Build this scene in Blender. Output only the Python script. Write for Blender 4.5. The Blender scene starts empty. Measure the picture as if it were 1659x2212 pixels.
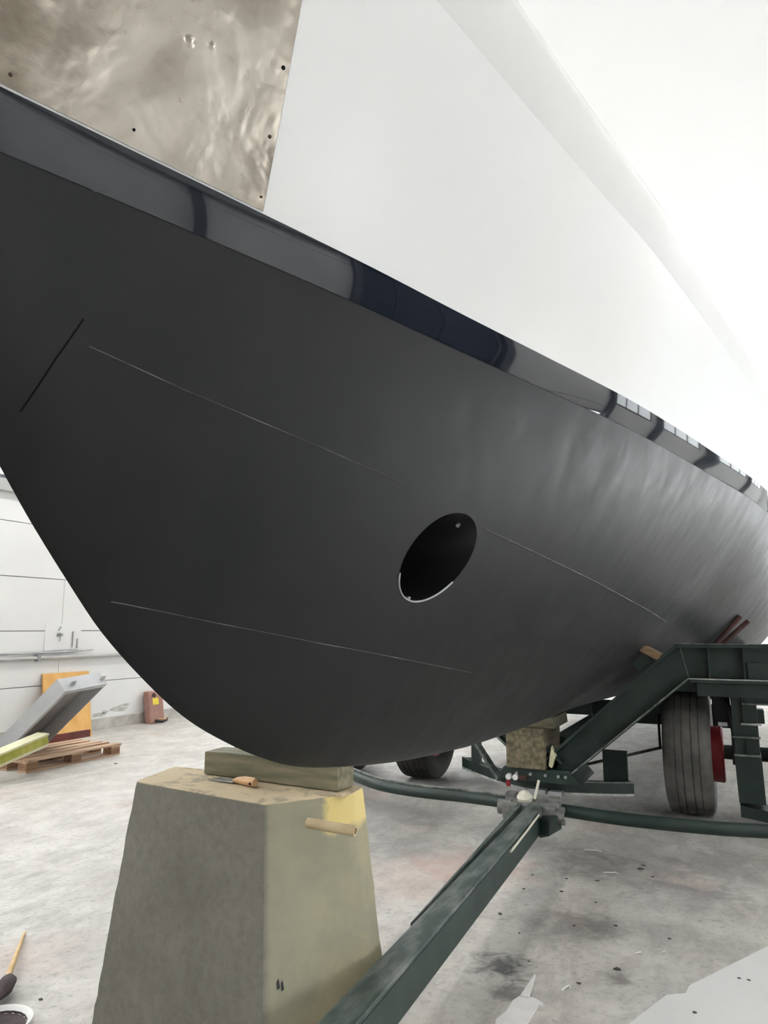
import bpy, bmesh, math, random
from mathutils import Vector, Matrix

# ------------------------------------------------------------------ camera
sc = bpy.context.scene
cam_d = bpy.data.cameras.new('camera'); cam = bpy.data.objects.new('camera', cam_d)
sc.collection.objects.link(cam); sc.camera = cam
cam_d.sensor_fit = 'VERTICAL'; cam_d.sensor_height = 36.0
cam_d.lens = 36.0 * 1540.0 / 2212.0
cam_d.clip_start = 0.05; cam_d.clip_end = 200
PITCH = math.radians(9.257); YAW = math.radians(25.985)
cam.location = (0, 0, 1.6)
cam.rotation_euler = (math.pi / 2 + PITCH, 0, YAW)

# ------------------------------------------------------------------ world, light, exposure
w = bpy.data.worlds.new('world'); sc.world = w; w.use_nodes = True
w.node_tree.nodes['Background'].inputs[0].default_value = (0.8, 0.9, 1.0, 1)
w.node_tree.nodes['Background'].inputs[1].default_value = 0.3
sc.view_settings.view_transform = 'Standard'; sc.view_settings.look = 'None'
sc.view_settings.gamma = 1.0; sc.view_settings.use_curve_mapping = False
sc.view_settings.exposure = 1.32
sc.cycles.use_light_tree = False; sc.cycles.caustics_reflective = False; sc.cycles.caustics_refractive = False
sc.cycles.max_bounces = 5; sc.cycles.diffuse_bounces = 4; sc.cycles.glossy_bounces = 3; sc.cycles.transmission_bounces = 1
sc.cycles.adaptive_threshold = 0.04
LAMP_POWER = 30.0      # ceiling strip lamps, emission strength
PANE_POWER = 0.8       # daylight behind the frosted panes of the right and rear walls
LOW_FILL_POWER = 4.0        # unseen low windows on the right, added to light the block's side
AFT_FILL_POWER = 9.0        # unseen low windows beside the stern, added to brighten the floor there
CLERE_POWER = 3.0      # daylight in the high strip window of the left wall

R = random.Random(7)

# ------------------------------------------------------------------ node helpers
def new_mat(name):
    m = bpy.data.materials.new(name); m.use_nodes = True
    nt = m.node_tree; b = nt.nodes['Principled BSDF']
    return m, nt, b
def nd(nt, t, **kw):
    n = nt.nodes.new(t)
    for k, v in kw.items():
        if k.startswith('i_'):
            n.inputs[k[2:].replace('_', ' ')].default_value = v
        else: setattr(n, k, v)
    return n
def coords(nt, scale=(1, 1, 1), kind='Object'):
    tc = nd(nt, 'ShaderNodeTexCoord'); mp = nd(nt, 'ShaderNodeMapping')
    mp.inputs['Scale'].default_value = scale
    nt.links.new(tc.outputs[kind], mp.inputs['Vector'])
    return mp.outputs['Vector']
def noise(nt, vec, scale, detail=4, rough=0.55, dist=0.0):
    n = nd(nt, 'ShaderNodeTexNoise'); n.inputs['Scale'].default_value = scale
    n.inputs['Detail'].default_value = detail; n.inputs['Roughness'].default_value = rough
    n.inputs['Distortion'].default_value = dist
    nt.links.new(vec, n.inputs['Vector']); return n.outputs['Fac']
def ramp(nt, fac, stops):
    r = nd(nt, 'ShaderNodeValToRGB'); e = r.color_ramp.elements
    while len(e) < len(stops): e.new(0.5)
    for k, (p, c) in enumerate(stops):
        e[k].position = p; e[k].color = (c, c, c, 1) if isinstance(c, (int, float)) else tuple(c) + (1,)
    nt.links.new(fac, r.inputs['Fac']); return r.outputs['Color']
def mix(nt, fac, a, b, mode='MIX'):
    m = nd(nt, 'ShaderNodeMix'); m.data_type = 'RGBA'; m.blend_type = mode
    for s, v in ((m.inputs[0], fac), (m.inputs[6], a), (m.inputs[7], b)):
        if isinstance(v, (int, float)): s.default_value = v
        elif isinstance(v, (tuple, list)): s.default_value = tuple(v)[:3] + (1,)
        else: nt.links.new(v, s)
    return m.outputs[2]
def math_n(nt, op, a, b=0.0, clamp=False):
    m = nd(nt, 'ShaderNodeMath'); m.operation = op; m.use_clamp = clamp
    for s, v in ((m.inputs[0], a), (m.inputs[1], b)):
        if isinstance(v, (int, float)): s.default_value = v
        else: nt.links.new(v, s)
    return m.outputs[0]
def bump(nt, b, h, strength=0.3, dist=0.01):
    n = nd(nt, 'ShaderNodeBump'); n.inputs['Strength'].default_value = strength; n.inputs['Distance'].default_value = dist
    nt.links.new(h, n.inputs['Height']); nt.links.new(n.outputs['Normal'], b.inputs['Normal'])
def simple(name, c1, c2=None, rough=0.6, metal=0.0, scale=6.0, detail=5, lo=0.35, hi=0.65, bmp=0.0, bscale=60, spec=0.5, stretch=(1, 1, 1), bdist=0.003):
    m, nt, b = new_mat(name)
    b.inputs['Roughness'].default_value = rough; b.inputs['Metallic'].default_value = metal
    b.inputs['Specular IOR Level'].default_value = spec
    if c2 is None: b.inputs['Base Color'].default_value = tuple(c1) + (1,)
    v = coords(nt, stretch)
    if c2 is not None:
        f = noise(nt, v, scale, detail)
        nt.links.new(ramp(nt, f, [(lo, c1), (hi, c2)]), b.inputs['Base Color'])
    if bmp > 0: bump(nt, b, noise(nt, v, bscale, 4), bmp, bdist)
    return m
def emis(name, c, s):
    m, nt, b = new_mat(name)
    b.inputs['Base Color'].default_value = tuple(c) + (1,)
    b.inputs['Emission Color'].default_value = tuple(c) + (1,); b.inputs['Emission Strength'].default_value = s
    b.inputs['Roughness'].default_value = 0.5
    return m

# ------------------------------------------------------------------ mesh helpers
class MB:
    """collects shapes in world coordinates"""
    def __init__(s): s.v = []; s.f = []
    def quadmesh(s, vs, fs):
        n = len(s.v); s.v += [Vector(p) for p in vs]; s.f += [tuple(n + i for i in f) for f in fs]; return s
    def box(s, lo, hi):
        x0, y0, z0 = lo; x1, y1, z1 = hi
        return s.hexa([(x0, y0, z0), (x1, y0, z0), (x1, y1, z0), (x0, y1, z0), (x0, y0, z1), (x1, y0, z1), (x1, y1, z1), (x0, y1, z1)])
    def hexa(s, p):
        return s.quadmesh(p, [(0, 3, 2, 1), (4, 5, 6, 7), (0, 1, 5, 4), (1, 2, 6, 5), (2, 3, 7, 6), (3, 0, 4, 7)])
    def obox(s, o, a, b, c):
        o, a, b, c = map(Vector, (o, a, b, c))
        if a.cross(b).dot(c) < 0: a, b = b, a
        return s.hexa([o, o + a, o + a + b, o + b, o + c, o + a + c, o + a + b + c, o + b + c])
    def bar(s, p, q, w, h, up=(0, 0, 1)):
        p, q = Vector(p), Vector(q); d = (q - p); u = Vector(up); r = d.cross(u).normalized(); u = r.cross(d).normalized()
        return s.obox(p - r * w / 2 - u * h / 2, d, r * w, u * h)
    def prism(s, poly, ax, lo, hi):
        def P(a, b, t): return ((t, a, b), (a, t, b), (a, b, t))[ax]
        n = len(poly); vs = [P(a, b, lo) for a, b in poly] + [P(a, b, hi) for a, b in poly]
        fs = [tuple(range(n)), tuple(reversed(range(n, 2 * n)))] + [(i, i + n, (i + 1) % n + n, (i + 1) % n) for i in range(n)]
        return s.quadmesh(vs, fs)
    def tube(s, pts, r, seg=12, caps=True, flat=1.0):
        pts = [Vector(p) for p in pts]; rings = []
        rr = r if isinstance(r, (list, tuple)) else [r] * len(pts); N = None
        for i, p in enumerate(pts):
            t = (pts[min(i + 1, len(pts) - 1)] - pts[max(i - 1, 0)]).normalized()
            if N is None:
                N = Vector((0, 0, 1)) if abs(t.z) < .9 else Vector((1, 0, 0))
            N = (N - t * N.dot(t)).normalized(); B = t.cross(N)
            rings.append([p + (N * math.cos(2 * math.pi * k / seg) * flat + B * math.sin(2 * math.pi * k / seg)) * rr[i] for k in range(seg)])
        n = len(s.v); s.v += [v for g in rings for v in g]
        for i in range(len(rings) - 1):
            for k in range(seg):
                a = n + i * seg + k; b = n + i * seg + (k + 1) % seg; s.f.append((a, b, b + seg, a + seg))
        if caps:
            s.f.append(tuple(n + k for k in reversed(range(seg)))); m = n + (len(rings) - 1) * seg
            s.f.append(tuple(m + k for k in range(seg)))
        return s
    def lathe(s, prof, c, axis, seg=48):
        """prof: list of (t along axis, radius); closed loop when first==last"""
        c = Vector(c); ax = Vector(axis).normalized(); u = Vector((0, 0, 1)) if abs(ax.z) < .9 else Vector((1, 0, 0))
        u = (u - ax * u.dot(ax)).normalized(); v = ax.cross(u); n = len(s.v); m = len(prof)
        for k in range(seg):
            a = 2 * math.pi * k / seg; d = u * math.cos(a) + v * math.sin(a)
            for t, r in prof: s.v.append(c + ax * t + d * r)
        for k in range(seg):
            k2 = (k + 1) % seg
            for i in range(m - 1): s.f.append((n + k * m + i, n + k * m + i + 1, n + k2 * m + i + 1, n + k2 * m + i))
        return s
    def grid(s, rows):
        n = len(s.v); c = len(rows[0])
        for r in rows: s.v += [Vector(p) for p in r]
        for i in range(len(rows) - 1):
            for j in range(c - 1):
                s.f.append((n + i * c + j, n + i * c + j + 1, n + (i + 1) * c + j + 1, n + (i + 1) * c + j))
        return s
    def build(s, name, mat, parent=None, smooth=False, bevel=0.0, kind=None, label=None, cat=None, group=None, merge=False, angle=40, origin=None):
        me = bpy.data.meshes.new(name)
        if origin is not None: o0 = Vector(origin)
        elif parent is not None: o0 = root_loc(parent)
        else:
            xs = [v.x for v in s.v]; ys = [v.y for v in s.v]; zs = [v.z for v in s.v]
            o0 = Vector(((min(xs) + max(xs)) / 2, (min(ys) + max(ys)) / 2, min(zs)))
        me.from_pydata([v - o0 for v in s.v], [], s.f)
        bm = bmesh.new(); bm.from_mesh(me)
        if merge: bmesh.ops.remove_doubles(bm, verts=bm.verts, dist=1e-5)
        bmesh.ops.recalc_face_normals(bm, faces=bm.faces)
        if bevel > 0:
            es = [e for e in bm.edges if len(e.link_faces) == 2 and e.calc_face_angle(0) > math.radians(35)]
            bmesh.ops.bevel(bm, geom=es, offset=bevel, segments=2, profile=0.6, affect='EDGES', clamp_overlap=True)
        bm.to_mesh(me); bm.free()
        if smooth:
            for p in me.polygons: p.use_smooth = True
            me.set_sharp_from_angle(angle=math.radians(angle))
        me.materials.append(mat)
        o = bpy.data.objects.new(name, me); sc.collection.objects.link(o)
        if parent is not None: o.parent = parent
        else: o.location = o0
        if kind: o['kind'] = kind
        if label: o['label'] = label
        if cat: o['category'] = cat
        if group: o['group'] = group
        return o
def root_loc(o):
    p = Vector((0, 0, 0))
    while o is not None: p = p + o.location; o = o.parent
    return p
def thing(name, loc, label, cat, group=None):
    o = bpy.data.objects.new(name, None); sc.collection.objects.link(o); o.location = loc
    o.empty_display_size = 0.2; o['label'] = label; o['category'] = cat
    if group: o['group'] = group
    return o

# ------------------------------------------------------------------ materials
M = {}
M['wall'] = simple('wall_paint', (.80, .80, .79), (.86, .86, .85), rough=.6, scale=.7, detail=2)
M['wallback'] = simple('wall_joint', (.16, .16, .165), rough=.9)
M['ceil'] = simple('ceiling_paint', (.75, .75, .74), None, rough=.7, scale=.4)
M['plinth'] = simple('plinth_concrete', (.42, .40, .37), (.60, .58, .54), rough=.9, scale=5, bmp=.4, bscale=30)
M['spall'] = simple('bare_concrete', (.45, .44, .42), (.62, .61, .58), rough=.9, scale=9)
M['lamp'] = emis('lamp_tube', (1.0, .985, .96), LAMP_POWER)
M['lampbody'] = simple('lamp_enamel', (.75, .75, .75), rough=.4)
M['pane'] = emis('frosted_pane', (.92, .97, 1.0), PANE_POWER)
M['low'] = emis('low_fill_pane', (.95, .98, 1.0), LOW_FILL_POWER)
M['wallgrey'] = simple('grey_block_wall', (.26, .26, .255), (.34, .34, .33), rough=.8, scale=1.2)
M['aft'] = emis('aft_fill_pane', (.95, .98, 1.0), AFT_FILL_POWER)
M['clere'] = emis('high_pane', (.94, .98, 1.0), CLERE_POWER)
M['frame'] = simple('window_steel', (.10, .11, .12), rough=.5)
M['doorblue'] = simple('door_navy', (.025, .035, .06), (.035, .045, .075), rough=.5, scale=2)
M['steelgrey'] = simple('galvanised', (.34, .35, .36), (.46, .47, .48), rough=.45, metal=.6, scale=4)
M['ledge'] = simple('ledge_grey', (.42, .43, .42), (.5, .5, .49), rough=.6, scale=3)
M['green'] = simple('trailer_green', (.013, .027, .022), (.028, .048, .040), rough=.48, scale=5, detail=6, bmp=.2, bscale=70)
M['greenworn'] = simple('trailer_green_worn', (.040, .060, .053), (.20, .215, .205), rough=.55, scale=9, detail=8, lo=.42, hi=.72, bmp=.3, bscale=60, stretch=(2, .5, 2))
M['edge'] = simple('worn_edge', (.30, .32, .30), (.62, .62, .58), rough=.6, scale=10)
M['edgegreen'] = simple('rubbed_edge', (.08, .10, .085), (.30, .31, .28), rough=.6, scale=12)
M['iron'] = simple('greasy_iron', (.12, .122, .118), (.27, .27, .255), rough=.6, metal=.2, scale=14, bmp=.4, bscale=50)
M['tyre'] = simple('tyre_rubber', (.055, .053, .049), (.19, .18, .165), rough=.82, scale=5, detail=7, lo=.3, hi=.75, bmp=.3, bscale=50)
M['tyredark'] = simple('tyre_rubber_dark', (.016, .015, .014), (.04, .036, .03), rough=.85, scale=6)
M['red'] = simple('rim_red', (.22, .012, .018), (.34, .03, .035), rough=.5, scale=6)
M['drumgrey'] = simple('drum_dust', (.30, .24, .20), (.42, .36, .30), rough=.7, scale=8)
M['cream'] = simple('cream_plastic', (.72, .69, .58), rough=.5)
M['white'] = simple('white_plastic', (.85, .84, .82), rough=.5)
M['black'] = simple('black_steel', (.012, .012, .014), rough=.5)
M['rust'] = simple('rust_red', (.045, .018, .015), (.09, .035, .028), rough=.8, scale=9)
M['concrete'] = None
def mat_floor():
    m, nt, b = new_mat('floor_concrete')
    v = coords(nt)
    big = noise(nt, v, .55, 5, .6, .4); mid = noise(nt, v, 2.6, 6, .62, .6); fine = noise(nt, v, 26, 6, .7); tint = noise(nt, v, 1.3, 3, .5)
    c = ramp(nt, big, [(.28, (.52, .495, .455)), (.72, (.70, .68, .64))])
    c = mix(nt, ramp(nt, mid, [(.40, 0.0), (.72, .65)]), c, (.39, .38, .36))
    c = mix(nt, ramp(nt, tint, [(.56, 0.0), (.72, .38)]), c, (.62, .44, .38))
    c = mix(nt, ramp(nt, fine, [(.32, .6), (.47, 0.0)]), c, (.23, .225, .215))
    gr = noise(nt, coords(nt, (1, .45, 1)), 7, 8, .75, .6)
    c = mix(nt, ramp(nt, gr, [(.46, 0.0), (.64, .6)]), c, (.32, .305, .285))
    c = mix(nt, ramp(nt, noise(nt, v, 3.4, 7, .7, .4), [(.56, 0), (.72, .4)]), c, (.66, .64, .61))
    # worn scuffs and oil spots with a place of their own
    wn = {k: math_n(nt, 'SUBTRACT', noise(nt, v, s_, 5, .7, .8), .5) for k, s_ in ((0, 9.0), (1, 5.0))}
    for (x, y, r, col, amt) in ((-1.12, 3.60, .17, (.07, .07, .07), .85), (-1.02, 3.36, .12, (.08, .075, .07), .7), (-.95, 4.20, .30, (.17, .165, .16), .6), (-.80, 4.30, .20, (.13, .125, .12), .5),
                               (-.75, 5.3, .45, (.22, .21, .2), .5), (-1.75, 4.9, .5, (.60, .40, .33), .45), (-.35, 5.0, .35, (.2, .2, .2), .55), (-.45, 4.35, .3, (.25, .24, .23), .5), (-1.05, 5.35, .35, (.2, .195, .19), .55), (-.2, 5.6, .5, (.24, .235, .225), .5), (-3.0, 6.0, .7, (.3, .29, .28), .5), (-2.3, 5.2, .5, (.26, .25, .24), .5), (-.62, 3.72, .10, (.10, .08, .07), .6), (-2.0, 4.5, .5, (.60, .42, .36), .35)):
        d = nd(nt, 'ShaderNodeVectorMath'); d.operation = 'DISTANCE'; nt.links.new(v, d.inputs[0]); d.inputs[1].default_value = (x, y, 0)
        wob = math_n(nt, 'ADD', d.outputs['Value'], math_n(nt, 'MULTIPLY', wn[0 if r < .28 else 1], r * 2.6))
        f = ramp(nt, math_n(nt, 'DIVIDE', wob, r), [(.25, amt), (1.0, 0.0)])
        c = mix(nt, f, c, col)
    nt.links.new(c, b.inputs['Base Color'])
    nt.links.new(ramp(nt, mid, [(.3, .42), (.7, .75)]), b.inputs['Roughness'])
    bump(nt, b, fine, .12, .004)
    return m
M['floor'] = mat_floor()
def mat_block():
    """cast concrete, with ochre release paint on the upper right and the pipe side painted as if lit"""
    m, nt, b = new_mat('block_concrete')
    v = coords(nt); sep = nd(nt, 'ShaderNodeSeparateXYZ'); nt.links.new(v, sep.inputs[0])
    n1 = noise(nt, v, 2.2, 6, .6, .5); n2 = noise(nt, v, 30, 5, .7); n3 = noise(nt, v, 5, 5, .6)
    c = ramp(nt, n1, [(.3, (.135, .127, .105)), (.7, (.205, .197, .165))])
    c = mix(nt, ramp(nt, n2, [(.35, .35), (.6, 0)]), c, (.075, .07, .06))
    x = math_n(nt, 'ADD', sep.outputs['X'], math_n(nt, 'MULTIPLY', math_n(nt, 'SUBTRACT', n3, .5), .10))
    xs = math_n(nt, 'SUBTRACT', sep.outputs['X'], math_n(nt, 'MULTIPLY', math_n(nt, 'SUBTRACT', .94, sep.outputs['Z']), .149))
    lit_side = math_n(nt, 'MULTIPLY', math_n(nt, 'MULTIPLY', math_n(nt, 'SUBTRACT', xs, .292), 70.0, True), ramp(nt, n3, [(.25, .65), (.6, 1.0)]))     # pipe side painted paler, its light put into the colour
    c = mix(nt, math_n(nt, 'MULTIPLY', lit_side, .85), c, (.34, .325, .23))
    z = math_n(nt, 'ADD', sep.outputs['Z'], math_n(nt, 'MULTIPLY', math_n(nt, 'SUBTRACT', n3, .5), .12))
    y = sep.outputs['Y']
    ochre = math_n(nt, 'MULTIPLY', math_n(nt, 'MULTIPLY', math_n(nt, 'SUBTRACT', z, .79), 30.0, True), math_n(nt, 'MULTIPLY', math_n(nt, 'SUBTRACT', x, .432), 60.0, True))
    c = mix(nt, ochre, c, (.72, .58, .24))
    run = math_n(nt, 'MULTIPLY', math_n(nt, 'MULTIPLY', math_n(nt, 'SUBTRACT', x, .43), 10.0, True), ramp(nt, n1, [(.4, 0), (.6, .6)]))
    c = mix(nt, run, c, (.50, .42, .22))
    top = math_n(nt, 'MULTIPLY', math_n(nt, 'SUBTRACT', sep.outputs['Z'], .936), 400.0, True)
    sand = mix(nt, ramp(nt, noise(nt, v, 7, 6, .7, .5), [(.50, 0), (.62, .7)]), (.56, .46, .30), (.22, .19, .14))
    c = mix(nt, top, c, sand)
    nt.links.new(c, b.inputs['Base Color']); b.inputs['Roughness'].default_value = .88
    bump(nt, b, mix(nt, .5, n2, noise(nt, v, 90, 3)), .35, .004)
    return m
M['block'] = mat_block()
def mat_wood(name, c1, c2, axis=1, scale=5, rough=.75):
    st = [9, 9, 9]; st[axis] = .8
    return simple(name, c1, c2, rough=rough, scale=scale, detail=6, stretch=tuple(st), bmp=.3, bscale=14)
M['timber'] = mat_wood('old_timber', (.11, .105, .06), (.25, .225, .15), 0, 3)
M['timber2'] = mat_wood('trailer_timber', (.10, .085, .05), (.26, .22, .14), 1, 3)
M['palletwood'] = mat_wood('pallet_pine', (.42, .27, .17), (.66, .47, .33), 1, 3)
M['palletdark'] = mat_wood('pallet_block_wood', (.24, .13, .07), (.40, .24, .14), 1, 3)
M['ply'] = simple('orange_plywood', (.62, .33, .09), (.72, .42, .14), rough=.7, scale=5, stretch=(1, 1, .3))
M['padwood'] = mat_wood('pad_board', (.20, .12, .065), (.34, .23, .13), 0, 3)
M['maroon'] = simple('maroon_paint', (.10, .02, .015), (.17, .04, .03), rough=.6, scale=6)
M['lime'] = simple('lime_wood', (.36, .36, .05), (.52, .50, .12), rough=.6, scale=8)
M['limeend'] = simple('lime_plank_face', (.70, .68, .42), (.78, .75, .55), rough=.7, scale=8)
M['tray'] = simple('grey_enamel', (.48, .49, .51), (.55, .56, .58), rough=.5, scale=3)
M['trayin'] = simple('tray_inside', (.22, .22, .23), (.30, .29, .29), rough=.7, scale=4)
M['trayrust'] = simple('tray_rust', (.10, .06, .045), (.20, .13, .10), rough=.9, scale=8)
M['case'] = simple('case_brown', (.30, .155, .125), (.38, .21, .17), rough=.7, scale=7)
M['yellow'] = simple('label_yellow', (.78, .62, .06), rough=.6)
M['handle'] = mat_wood('tool_handle', (.55, .30, .14), (.70, .44, .24), 0, 3, .5)
M['blade'] = simple('tool_blade', (.45, .48, .50), (.6, .62, .64), rough=.3, metal=.9, scale=8)
M['pipe'] = simple('stub_pipe', (.40, .31, .18), (.52, .42, .26), rough=.6, scale=10)
M['hole'] = simple('bore_dark', (.02, .018, .015), rough=.9)
M['paper'] = simple('paper', (.70, .69, .68), (.78, .77, .76), rough=.7, scale=12, bmp=.3, bscale=20)
M['sheet'] = simple('floor_foil', (.74, .74, .725), (.80, .80, .785), rough=.55, scale=2.2, detail=7, bmp=.12, bscale=9)
M['stick'] = mat_wood('broom_wood', (.62, .42, .20), (.75, .55, .30), 1, 3)
M['rag'] = simple('dark_rag', (.03, .022, .025), (.09, .07, .07), rough=.9, scale=9)
M['chip'] = simple('dirt_chip', (.05, .045, .04), (.12, .10, .09), rough=.9, scale=30)

# hull paints
def mat_bottom():
    m, nt, b = new_mat('antifouling_black')
    v = coords(nt); n1 = noise(nt, v, 1.6, 5, .6); st = noise(nt, coords(nt, (1.5, 2.4, 1.0)), 3, 7, .7); fine = noise(nt, v, 140, 3, .6)
    c = ramp(nt, n1, [(.3, (.0075, .008, .009)), (.7, (.011, .0108, .0108))])
    c = mix(nt, ramp(nt, st, [(.45, 0), (.75, .25)]), c, (.022, .022, .021))
    nt.links.new(c, b.inputs['Base Color'])
    nt.links.new(ramp(nt, st, [(.35, .42), (.7, .54)]), b.inputs['Roughness'])
    b.inputs['Specular IOR Level'].default_value = .22
    b.inputs['Sheen Weight'].default_value = .08; b.inputs['Sheen Roughness'].default_value = .35
    bump(nt, b, mix(nt, .15, fine, st), .08, .002)
    return m
M['bottom'] = mat_bottom()
M['stripe'] = simple('boot_stripe_gloss', (.006, .008, .014), rough=.03, spec=.75)
def mat_top():
    m, nt, b = new_mat('topside_white')
    v = coords(nt); n = noise(nt, v, .9, 3, .5, .3)
    nt.links.new(ramp(nt, n, [(.45, (.735, .74, .735)), (.62, (.725, .72, .70))]), b.inputs['Base Color'])
    b.inputs['Roughness'].default_value = .30
    return m
M['top'] = mat_top()
M['rail'] = simple('rail_white', (.685, .685, .675), (.70, .70, .69), rough=.4, scale=3)
M['deck'] = simple('deck_white', (.8, .8, .78), rough=.6)
M['tunnel'] = simple('tunnel_black', (.007, .007, .008), rough=.45)
M['seam'] = simple('scraped_seam', (.012, .012, .012), (.12, .12, .115), rough=.5, scale=6, detail=8, lo=.48, hi=.64)
M['seamdark'] = simple('dark_seam', (.004, .004, .005), rough=.8, spec=.1)
def mat_plate():
    m, nt, b = new_mat('polished_stainless')
    v = coords(nt); b.inputs['Metallic'].default_value = 1.0
    n1 = noise(nt, v, 2.0, 4, .5, .9); n2 = noise(nt, v, 45, 6, .7); n3 = noise(nt, v, 5.5, 3, .5, .2)
    c = ramp(nt, n1, [(.32, (.20, .17, .135)), (.50, (.33, .295, .25)), (.66, (.50, .465, .41))])  # blotches of tone stand in for blurred reflections
    c = mix(nt, ramp(nt, n2, [(.28, .7), (.38, 0)]), c, (.34, .25, .18))
    nt.links.new(c, b.inputs['Base Color'])
    nt.links.new(ramp(nt, n1, [(.3, .16), (.7, .32)]), b.inputs['Roughness'])
    bump(nt, b, mix(nt, .03, n3, n2), .35, .03)
    return m
M['plate'] = mat_plate()

# ------------------------------------------------------------------ the hall
HX0, HX1, HY0, HY1, HH = -9.3, 8.5, -9.0, 26.0, 8.5
MB().box((HX0 - .2, HY0 - .2, -.2), (HX1 + .2, HY1 + .2, 0)).build('floor', M['floor'], kind='structure', origin=(0, 0, 0), label='grey stained concrete workshop floor')
MB().box((HX0 - .2, HY0 - .2, HH), (HX1 + .2, HY1 + .2, HH + .2)).build('ceiling', M['ceil'], kind='structure')
wl = MB().box((HX0 - .2, HY0, 0), (HX0 - .03, HY1, HH)).build('wall_left', M['wallback'], kind='structure', label='white panelled hall wall behind the pallet')
wr = MB().box((HX1 + .03, HY0, 0), (HX1 + .2, HY1, HH)).build('wall_right', M['wallback'], kind='structure')
MB().box((HX0 - .2, HY0 - .2, 0), (HX1 + .2, HY0, HH)).build('wall_back', M['wallgrey'], kind='structure')
MB().box((HX0 - .2, HY1, 0), (HX1 + .2, HY1 + .2, HH)).build('wall_front', M['wall'], kind='structure')
MB().box((HX0 - .03, HY0, 0), (HX0 + .03, HY1, .17)).build('baseboard_left', M['plinth'], kind='structure', bevel=.006)
J0, JL = 7.79, 3.3
def panel_runs():
    ys = [HY0]; k = math.ceil((HY0 - J0) / JL)
    while J0 + k * JL < HY1:
        if J0 + k * JL > HY0 + .1: ys.append(J0 + k * JL)
        k += 1
    return ys + [HY1]
PY = panel_runs()
for za, zb in ((.17, .755), (.765, 1.555), (1.565, 2.335), (2.345, 3.125), (3.135, 3.54), (5.3, 6.3), (6.31, 7.4), (7.41, HH)):
    for i in range(len(PY) - 1):
        MB().box((HX0 - .03, PY[i] + .004, za), (HX0, PY[i + 1] - .004, zb)).build('wall_panel', M['wall'], wl)
# grey ledge and the strip of high windows over it
MB().box((HX0 - .03, HY0, 3.54), (HX0 + .10, HY1, 3.71)).build('trim_1', M['ledge'], kind='structure', bevel=.006)
nw = 0
def window(x, y0, y1, z0, z1, mat, ncol, nrow, side):
    global nw; nw += 1
    d = .05 * side
    f = MB()
    f.box((min(x, x + d), y0, z0), (max(x, x + d), y1, z0 + .06)); f.box((min(x, x + d), y0, z1 - .06), (max(x, x + d), y1, z1))
    f.box((min(x, x + d), y0, z0 + .06), (max(x, x + d), y0 + .06, z1 - .06)); f.box((min(x, x + d), y1 - .06, z0 + .06), (max(x, x + d), y1, z1 - .06))
    for k in range(1, ncol): yy = y0 + (y1 - y0) * k / ncol; f.box((min(x, x + d), yy - .03, z0 + .06), (max(x, x + d), yy + .03, z1 - .06))
    for k in range(1, nrow): zz = z0 + (z1 - z0) * k / nrow; f.box((min(x, x + d), y0 + .06, zz - .025), (max(x, x + d), y1 - .06, zz + .025))
    o = f.build('window_%d' % nw, M['frame'], kind='structure')
    xp = x + .012 * side
    MB().box((min(xp, xp + .008 * side), y0 + .03, z0 + .03), (max(xp, xp + .008 * side), y1 - .03, z1 - .03)).build('pane', mat, o)
yy = HY0 + .3
while yy < HY1 - 3.3:
    window(HX0 - .03, yy, yy + 3.2, 3.72, 5.28, M['clere'], 4, 1, 1); yy += 3.45
# right wall: panels, dark sliding door, mullioned windows
RW = [(12.0, 14.6), (15.4, 18.0), (18.8, 21.4), (22.2, 24.8)]
for a, b_ in RW: window(HX1 + .03, a, b_, 3.3, 8.0, M['pane'], 3, 3, -1); window(HX1, a, b_, .3, 1.7, M['aft'], 3, 1, -1)  # lower row is added, to brighten the floor and hull sheen astern
edges = [HY0, -5, -1.2, 2.2, 5.4, 8.5, 11.9]
for a, b_ in ((-4.8, -1.4), (3.7, 5.2), (8.7, 11.7)): window(HX1, a, b_, .5, 2.5, M['low'], 4, 2, -1)  # added out of view to throw light on the block's right face
for i in range(6):
    if i == 4: segs = ((8.2, HH),)
    else: segs = ((0, 2.8), (2.82, 5.6), (5.62, HH))
    for za, zb in segs: MB().box((HX1, edges[i] + .008, za), (HX1 + .03, edges[i + 1] - .008, zb)).build('wall_panel', M['wall'], wr)
for za, zb in ((0, 3.26), (8.04, HH)): MB().box((HX1, 11.92, za), (HX1 + .03, HY1, zb)).build('wall_panel', M['wall'], wr)
for a, b_ in ((11.92, 11.98), (14.62, 15.38), (18.02, 18.78), (21.42, 22.18), (24.82, HY1)): MB().box((HX1, a, 3.28), (HX1 + .03, b_, 8.02)).build('wall_panel', M['wall'], wr)
for k, y in enumerate((-5.0, -1.2, 2.2, 5.3, 8.6, 11.8, 15.0, 18.4, 21.8)):
    MB().box((HX1 - .30, y - .10, 0), (HX1 - .06, y + .10, HH)).build('trim_%d' % (k + 2), M['frame'], kind='structure', bevel=.01)
MB().box((HX1 - .62, HY0 + .1, 6.1), (HX1 - .31, HY1 - .1, 6.55)).build('trim_11', M['ledge'], kind='structure', bevel=.01)
MB().box((HX1 - .52, HY0 + .1, 6.56), (HX1 - .42, HY1 - .1, 6.66)).build('trim_12', M['frame'], kind='structure')
dr = MB().box((HX1 - .02, 5.42, 0), (HX1 + .03, 8.48, 8.18)).build('door_1', M['doorblue'], kind='structure')
for k in range(3): MB().box((HX1 - .05, 5.45 + k * 1.01, .05), (HX1 - .02, 5.45 + k * 1.01 + .96, 8.1)).build('door_leaf', M['doorblue'], dr, bevel=.01)
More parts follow.
